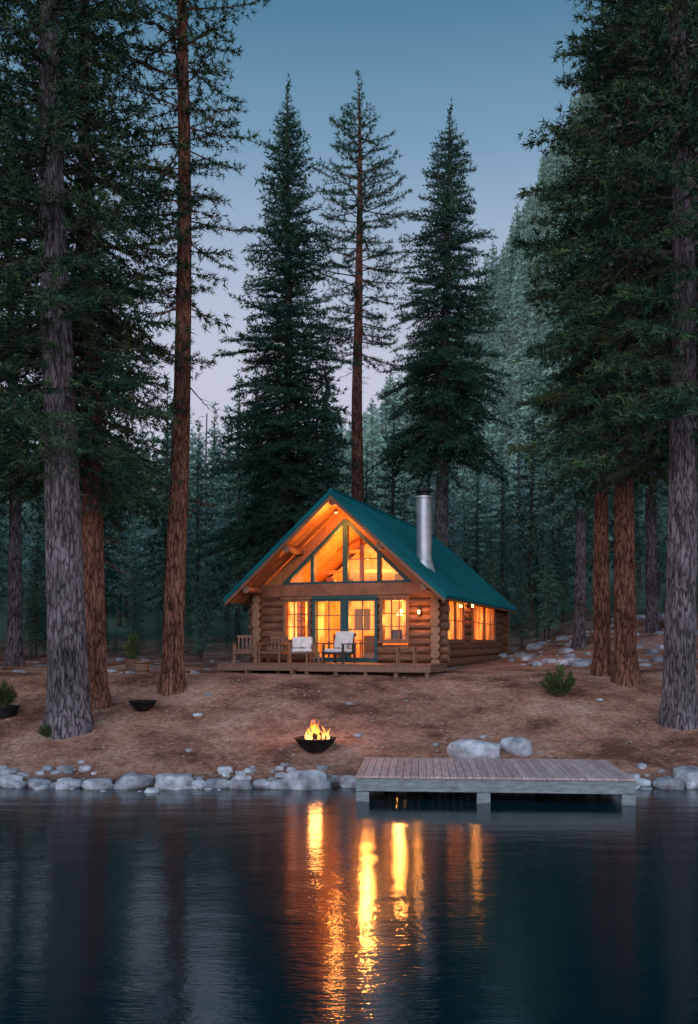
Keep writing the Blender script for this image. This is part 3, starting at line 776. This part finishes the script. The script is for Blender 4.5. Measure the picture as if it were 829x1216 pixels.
def lantern(x, y, z, nx, ny, Wt, s=.7):
    mb = MB(); cx, cy = x + nx * .16, y + ny * .16
    mb.box(x - .04 + nx * .02, x + .04 + nx * .02, y - .04 + ny * .02, y + .04 + ny * .02, z - .08, z + .1, 0)
    mb.cyl((x, y, z + .12), (cx, cy, z + .12), 0.012, None, 6, 0)
    mb.lathe([(0.09 * s, 0.1 * s), (0.05 * s, 0.15 * s), (0.0, .17 * s)], 8, (cx, cy, z), 0); mb.lathe([(0.0, -.13 * s), (0.06 * s, -.12 * s), (0.07 * s, -.10 * s)], 8, (cx, cy, z), 0)
    mb.lathe([(0.055 * s, -.1 * s), (0.07 * s, 0.1 * s)], 8, (cx, cy, z), 1)
    mb.obj('wall_lantern', [M_iron, M_bulb], cabin)
    lamp('lantern_bulb', (cx + nx * .14, cy + ny * .14, z), Wt, 0.06)
lantern(-0.55, -0.16, 2.0, 0, -1, 26, .6)
lantern(0.16, 4.1, 2.35, 1, 0, 20, .6)
mb = MB(); zz = AP - .62
mb.cyl((C, -1.0, zz - .02), (C, -1.0, zz + .05), 0.05, None, 12, 0); mb.cyl((C, -1.0, zz - .05), (C, -1.0, zz - .022), 0.035, None, 12, 1)  # small fixture made up to carry the added soffit light
lamp('added_soffit_light', (C, -1.0, zz - .3), 115, 0.1)  # added light under the ridge to make soffit and gable glow
mb.obj('added_soffit_lamp', [M_iron, M_bulb], cabin)

# ------------------------------------------------------------------ deck furniture
def on_deck(x, y): return Mc @ Vector((x, y, FL))
def armchair(name, x, y, rz, w=.72, wood=M_furn, cushions=True, back=.92):
    e = empty(name, on_deck(x, y), ANG + rz)
    mb = MB(); h = w / 2
    for sx in (-h, h - .06):
        mb.box(sx, sx + .06, -.32, -.26, 0, .60, 0); mb.box(sx, sx + .06, .26, .32, 0, .60, 0)
        mb.box(sx - .015, sx + .075, -.36, .34, .602, .635, 0); mb.box(sx + .01, sx + .05, -.258, .258, .28, .36, 0)
    mb.box(-h + .062, h - .062, -.33, .30, .30, .35, 0)
    M = Matrix.Translation((0, .27, .36)) @ Matrix.Rotation(-.22, 4, 'X')
    mb.box(-h + .065, h - .065, 0, .04, back - .45, back - .36, 0, M); mb.box(-h + .065, h - .065, 0, .04, 0, .07, 0, M)
    n = 5
    for i in range(n):
        xx = -h + .1 + (w - .26) * i / (n - 1); mb.box(xx, xx + .055, .008, .032, .072, back - .452, 0, M)
    mb.obj('frame', [wood], e, bevel=.006)
    if cushions:
        mb = MB(); mb.box(-h + .08, h - .08, -.34, .25, .352, .47, 0)
        M2 = Matrix.Translation((0, .20, .47)) @ Matrix.Rotation(-.25, 4, 'X'); mb.box(-h + .08, h - .08, -.08, .04, .01, back - .42, 0, M2)
        M3 = Matrix.Translation((.1, .02, .48)) @ Matrix.Rotation(-.35, 4, 'X') @ Matrix.Rotation(.3, 4, 'Y'); mb.box(-.17, .17, -.05, .05, 0, .32, 0, M3)
        mb.obj('cushions', [M_cushion], e, smooth=False, bevel=.045, seg=4)
    return e
armchair('wooden_armchair', -6.15, -1.5, 0.35, .78, cushions=False)
armchair('wooden_armchair', -5.25, -1.25, -0.1, .8, cushions=False, back=.88)
armchair('cushioned_armchair', -4.2, -1.35, 0.35, .82, back=.80)
armchair('wicker_armchair', -2.85, -1.55, -0.35, .86, wood=M_dark, back=.98)
def side_table(name, x, y, rz, w=.6, d=.5, h=.5):
    mb = MB()
    for i in range(5): mb.box(-w / 2 + i * w / 5, -w / 2 + (i + .92) * w / 5, -d / 2, d / 2, h - .03, h, 0)
    for sx in (-w / 2 + .02, w / 2 - .07):
        for sy in (-d / 2 + .02, d / 2 - .07): mb.box(sx, sx + .05, sy, sy + .05, 0, h - .032, 0)
    mb.box(-w / 2 + .08, w / 2 - .08, -.02, .02, .15, .19, 0)
    return mb.obj(name, [M_furn], None, on_deck(x, y), ANG + rz, bevel=.004)
side_table('side_table', -.72, -1.2, 0.1, .62, .5, .52)
side_table('coffee_table', -3.55, -1.9, 0.0, .5, .4, .38)

def leafy(name, x, y, h, w, n, mat, z0=0, parent=None, blade=.12, bw=.03, up=.6, seed=1):
    r = np.random.default_rng(seed)
    st = 26; P = []; Dd = []
    V = []
    for i in range(st):
        a = r.uniform(0, 6.28); t = r.uniform(0, 1) ** .6
        tip = np.array([math.cos(a) * w / 2 * t, math.sin(a) * w / 2 * t, h * (1 - .45 * t * t) * r.uniform(.7, 1)])
        base = np.array([tip[0] * .1, tip[1] * .1, 0])
        V += [base + [.008, 0, 0], base - [.008, 0, 0], tip]
        k = n // st
        tt = r.uniform(.2, 1, k)[:, None]
        P.append(base + (tip - base) * tt + r.normal(size=(k, 3)) * .02); Dd.append(np.repeat(unit(tip - base)[None], k, 0))
    P = np.concatenate(P); Q = np.concatenate(Dd); m = len(P)
    Dv = unit(Q * up + unit(r.normal(size=(m, 3))) * .9); Wv = unit(np.cross(Dv, r.normal(size=(m, 3))))
    NV = np.stack([P - Wv * bw / 2, P + Wv * bw / 2, P + Dv * blade * r.uniform(.6, 1.2, (m, 1))], 1).reshape(-1, 3)
    V = np.concatenate([np.array(V), NV]); T = np.arange(len(V)).reshape(-1, 3)
    MI = np.ones(len(T)); MI[:st] = 0
    me = tri_mesh(name, V, T, MI, [M_bark_dark, mat])
    o = D.objects.new(name, me); COL.objects.link(o); o.parent = parent
    o.location = (x, y, z0 if parent else gz(x, y) + z0); return o
leafy('shrub', 5.77, 25.6, .95, .95, 3600, M_shrub, blade=.13, bw=.024, seed=3)
leafy('grass_tuft', -7.3, 22.4, .28, .4, 500, M_shrub, blade=.18, bw=.012, up=1.6, seed=4)
def potted(name, x, y, r, h, ph, pw, seed, pm=None):
    e = empty(name, (x, y, gz(x, y)))
    mb = MB(); mb.lathe([(0, -.05), (r * .7, -.05), (r, h), (r * 1.06, h), (r * 1.06, h + .03), (r * .92, h + .03), (r * .9, h - .05), (0, h - .05)], 22)
    mb.obj('pot', [pm or M_terra], e, smooth=False)
    leafy('leaves', 0, 0, ph, pw, 1500, M_shrub, h - .05, e, blade=.16, bw=.02, up=1.2, seed=seed)
potted('potted_plant', -8.95, 24.0, .40, .24, .70, .7, 8, M_iron)
potted('potted_plant', -7.35, 31.5, .28, .35, 1.0, .75, 9)
def bowl(name, x, y, r, h, mat):
    e = empty(name, (x, y, gz(x, y)))
    mb = MB(); mb.lathe([(0, 0.0), (r * .45, 0.0), (r * .5, .03), (r * .8, h * .5), (r, h), (r * 1.03, h), (r * 1.03, h + .02), (r * .95, h + .02), (r * .75, h * .6), (r * .3, h * .35), (0, h * .33)], 28)
    mb.obj('bowl', [mat], e, smooth=True); return e
bowl('planter_bowl', -5.43, 24.4, .36, .25, M_iron)
mb = MB()
for i in range(14):
    a = 2 * math.pi * i / 14; M = Matrix.Rotation(a, 4, 'Z'); mb.box(.20, .225, -.045, .045, 0, .42, 0, M)
mb.lathe([(.232, .08), (.232, .11)], 20, (0, 0, 0), 1); mb.lathe([(.232, .32), (.232, .35)], 20, (0, 0, 0), 1); mb.lathe([(0, .3), (.2, .3)], 14, (0, 0, 0), 1)
mb.obj('wooden_tub', [M_furn, M_iron], None, (-6.6, 29.6, gz(-6.6, 29.6)))

fb = bowl('fire_bowl', -0.78, 21.5, .48, .30, M_iron)
mb = MB(); random.seed(3)
for i in range(9):
    a = i * .9; r = .28; mb.cyl((r * math.cos(a), r * math.sin(a), .24), (-r * .5 * math.cos(a + .4), -r * .5 * math.sin(a + .4), .36 + .02 * i % .1), .04, .032, 8, 0, jit=.1)
mb.lathe([(0, .27), (.25, .25), (.36, .2)], 16, (0, 0, 0), 1)
mb.obj('firewood', [M_char, M_ember], fb)
mb = MB()
def tongue(cx, cy, h, w, ph):
    n = 12; k = 14; vs = []
    for j in range(n + 1):
        t = j / n; rr = w * (math.sin(math.pi * min(1, t * .75 + .2)) ** 1.2) * (1 - t) ** .6 + .001
        ox = .05 * math.sin(t * 5 + ph) * t; oy = .05 * math.cos(t * 4 + ph * 2) * t
        for i in range(k):
            a = 2 * math.pi * i / k; vs.append((cx + ox + rr * math.cos(a) * (1 + .2 * math.sin(3 * a + t * 6 + ph)), cy + oy + rr * math.sin(a), t * h))
    fs = [(j * k + i, j * k + (i + 1) % k, (j + 1) * k + (i + 1) % k, (j + 1) * k + i) for j in range(n) for i in range(k)]
    mb.add(vs, fs)
for i in range(26):
    a = random.uniform(0, 6.28); r = random.uniform(0, .32)
    tongue(r * math.cos(a), r * math.sin(a), random.uniform(.18, .56) * (1.1 - r * 1.9), random.uniform(.022, .045), random.uniform(0, 6))
mb.obj('flames', [M_flame], fb, (0, 0, .27), smooth=True)
l = D.lights.new('fire_light', 'POINT'); l.energy = 55; l.color = (1, .36, .09); l.shadow_soft_size = .15
o = D.objects.new('fire_light', l); COL.objects.link(o); o.parent = fb; o.location = (0, 0, .62)

dock = empty('wooden_dock', (0.13, 17.95, 0), -math.radians(4.5))
mb = MB(); x = 0
while x < 5.3:
    mb.box(x, x + .142, random.uniform(-.015, .015), 2.9 + random.uniform(-.015, .015), .46, .50 + random.uniform(-.003, .003)); x += .152
mb.obj('planks', [M_dock], dock, bevel=.004)
mb = MB()
mb.box(.0, 5.32, .04, .12, .20, .457); mb.box(.0, 5.32, 2.76, 2.84, .20, .457); mb.box(.02, .10, .122, 2.758, .22, .455); mb.box(5.2, 5.3, .122, 2.758, .22, .455)
for xx in (1.3, 2.6, 3.9): mb.box(xx, xx + .08, .122, 2.758, .26, .455)
for xx in (.02, 2.35, 5.08):
    mb.box(xx, xx + .22, .125, .34, -2.5, .256 if xx == 2.35 else .218); mb.box(xx, xx + .22, 2.5, 2.72, -1, .256 if xx == 2.35 else .218)
    mb.box(xx - .02, xx + .24, .015, .038, -.02, .19)
mb.obj('frame', [M_dockframe], dock, bevel=.006)

# ------------------------------------------------------------------ world, sun, camera
w = D.worlds.new('World'); scene.world = w; w.use_nodes = True
nt = w.node_tree; nt.nodes.clear(); L = nt.links
out = nt.nodes.new('ShaderNodeOutputWorld')
tc = N(nt, 'ShaderNodeTexCoord'); sp = N(nt, 'ShaderNodeSeparateXYZ'); L.new(tc.outputs['Generated'], sp.inputs[0])
r = ramp(nt, [(0.0, (0.56, 0.53, 0.61)), (0.28, (0.54, 0.56, 0.70)), (0.37, (0.40, 0.48, 0.64)), (0.47, (0.19, 0.33, 0.48)), (0.57, (0.075, 0.20, 0.32)), (1.0, (0.05, 0.16, 0.28))])
L.new(sp.outputs['Z'], r.inputs[0])
bg = N(nt, 'ShaderNodeBackground', Strength=1.0)
mr = N(nt, 'ShaderNodeMapRange'); mr.inputs['From Min'].default_value = 0.15; mr.inputs['From Max'].default_value = -0.9
mr.inputs['To Min'].default_value = 1.0; mr.inputs['To Max'].default_value = 4.2
L.new(sp.outputs['Y'], mr.inputs['Value'])
vm = N(nt, 'ShaderNodeVectorMath'); vm.operation = 'SCALE'; L.new(r.outputs[0], vm.inputs[0]); L.new(mr.outputs[0], vm.inputs['Scale'])
L.new(vm.outputs[0], bg.inputs['Color'])
sky = N(nt, 'ShaderNodeTexSky'); sky.sky_type = 'NISHITA'; sky.sun_disc = False
sky.sun_elevation = math.radians(2); sky.sun_rotation = math.radians(200)
bg2 = N(nt, 'ShaderNodeBackground', Strength=0.012); L.new(sky.outputs[0], bg2.inputs['Color'])
ad = N(nt, 'ShaderNodeAddShader'); L.new(bg.outputs[0], ad.inputs[0]); L.new(bg2.outputs[0], ad.inputs[1]); L.new(ad.outputs[0], out.inputs[0])

s = D.lights.new('sun', 'SUN'); s.energy = 0.4; s.angle = math.radians(25); s.color = (1.0, 0.86, 0.83)
so = D.objects.new('sun', s); COL.objects.link(so)
so.rotation_euler = (math.radians(52), 0, math.radians(-20))

cam = D.cameras.new('camera'); co = D.objects.new('camera', cam); COL.objects.link(co)
co.location = (0, 0, 3.1); co.rotation_euler = (math.radians(90), 0, 0)
cam.sensor_fit = 'HORIZONTAL'; cam.sensor_width = 36; cam.lens = 47.77; cam.shift_y = 0.1858; cam.clip_end = 3000
scene.camera = co
scene.view_settings.view_transform = 'Standard'
try: scene.view_settings.look = 'None'
except Exception: pass
scene.view_settings.exposure = 0
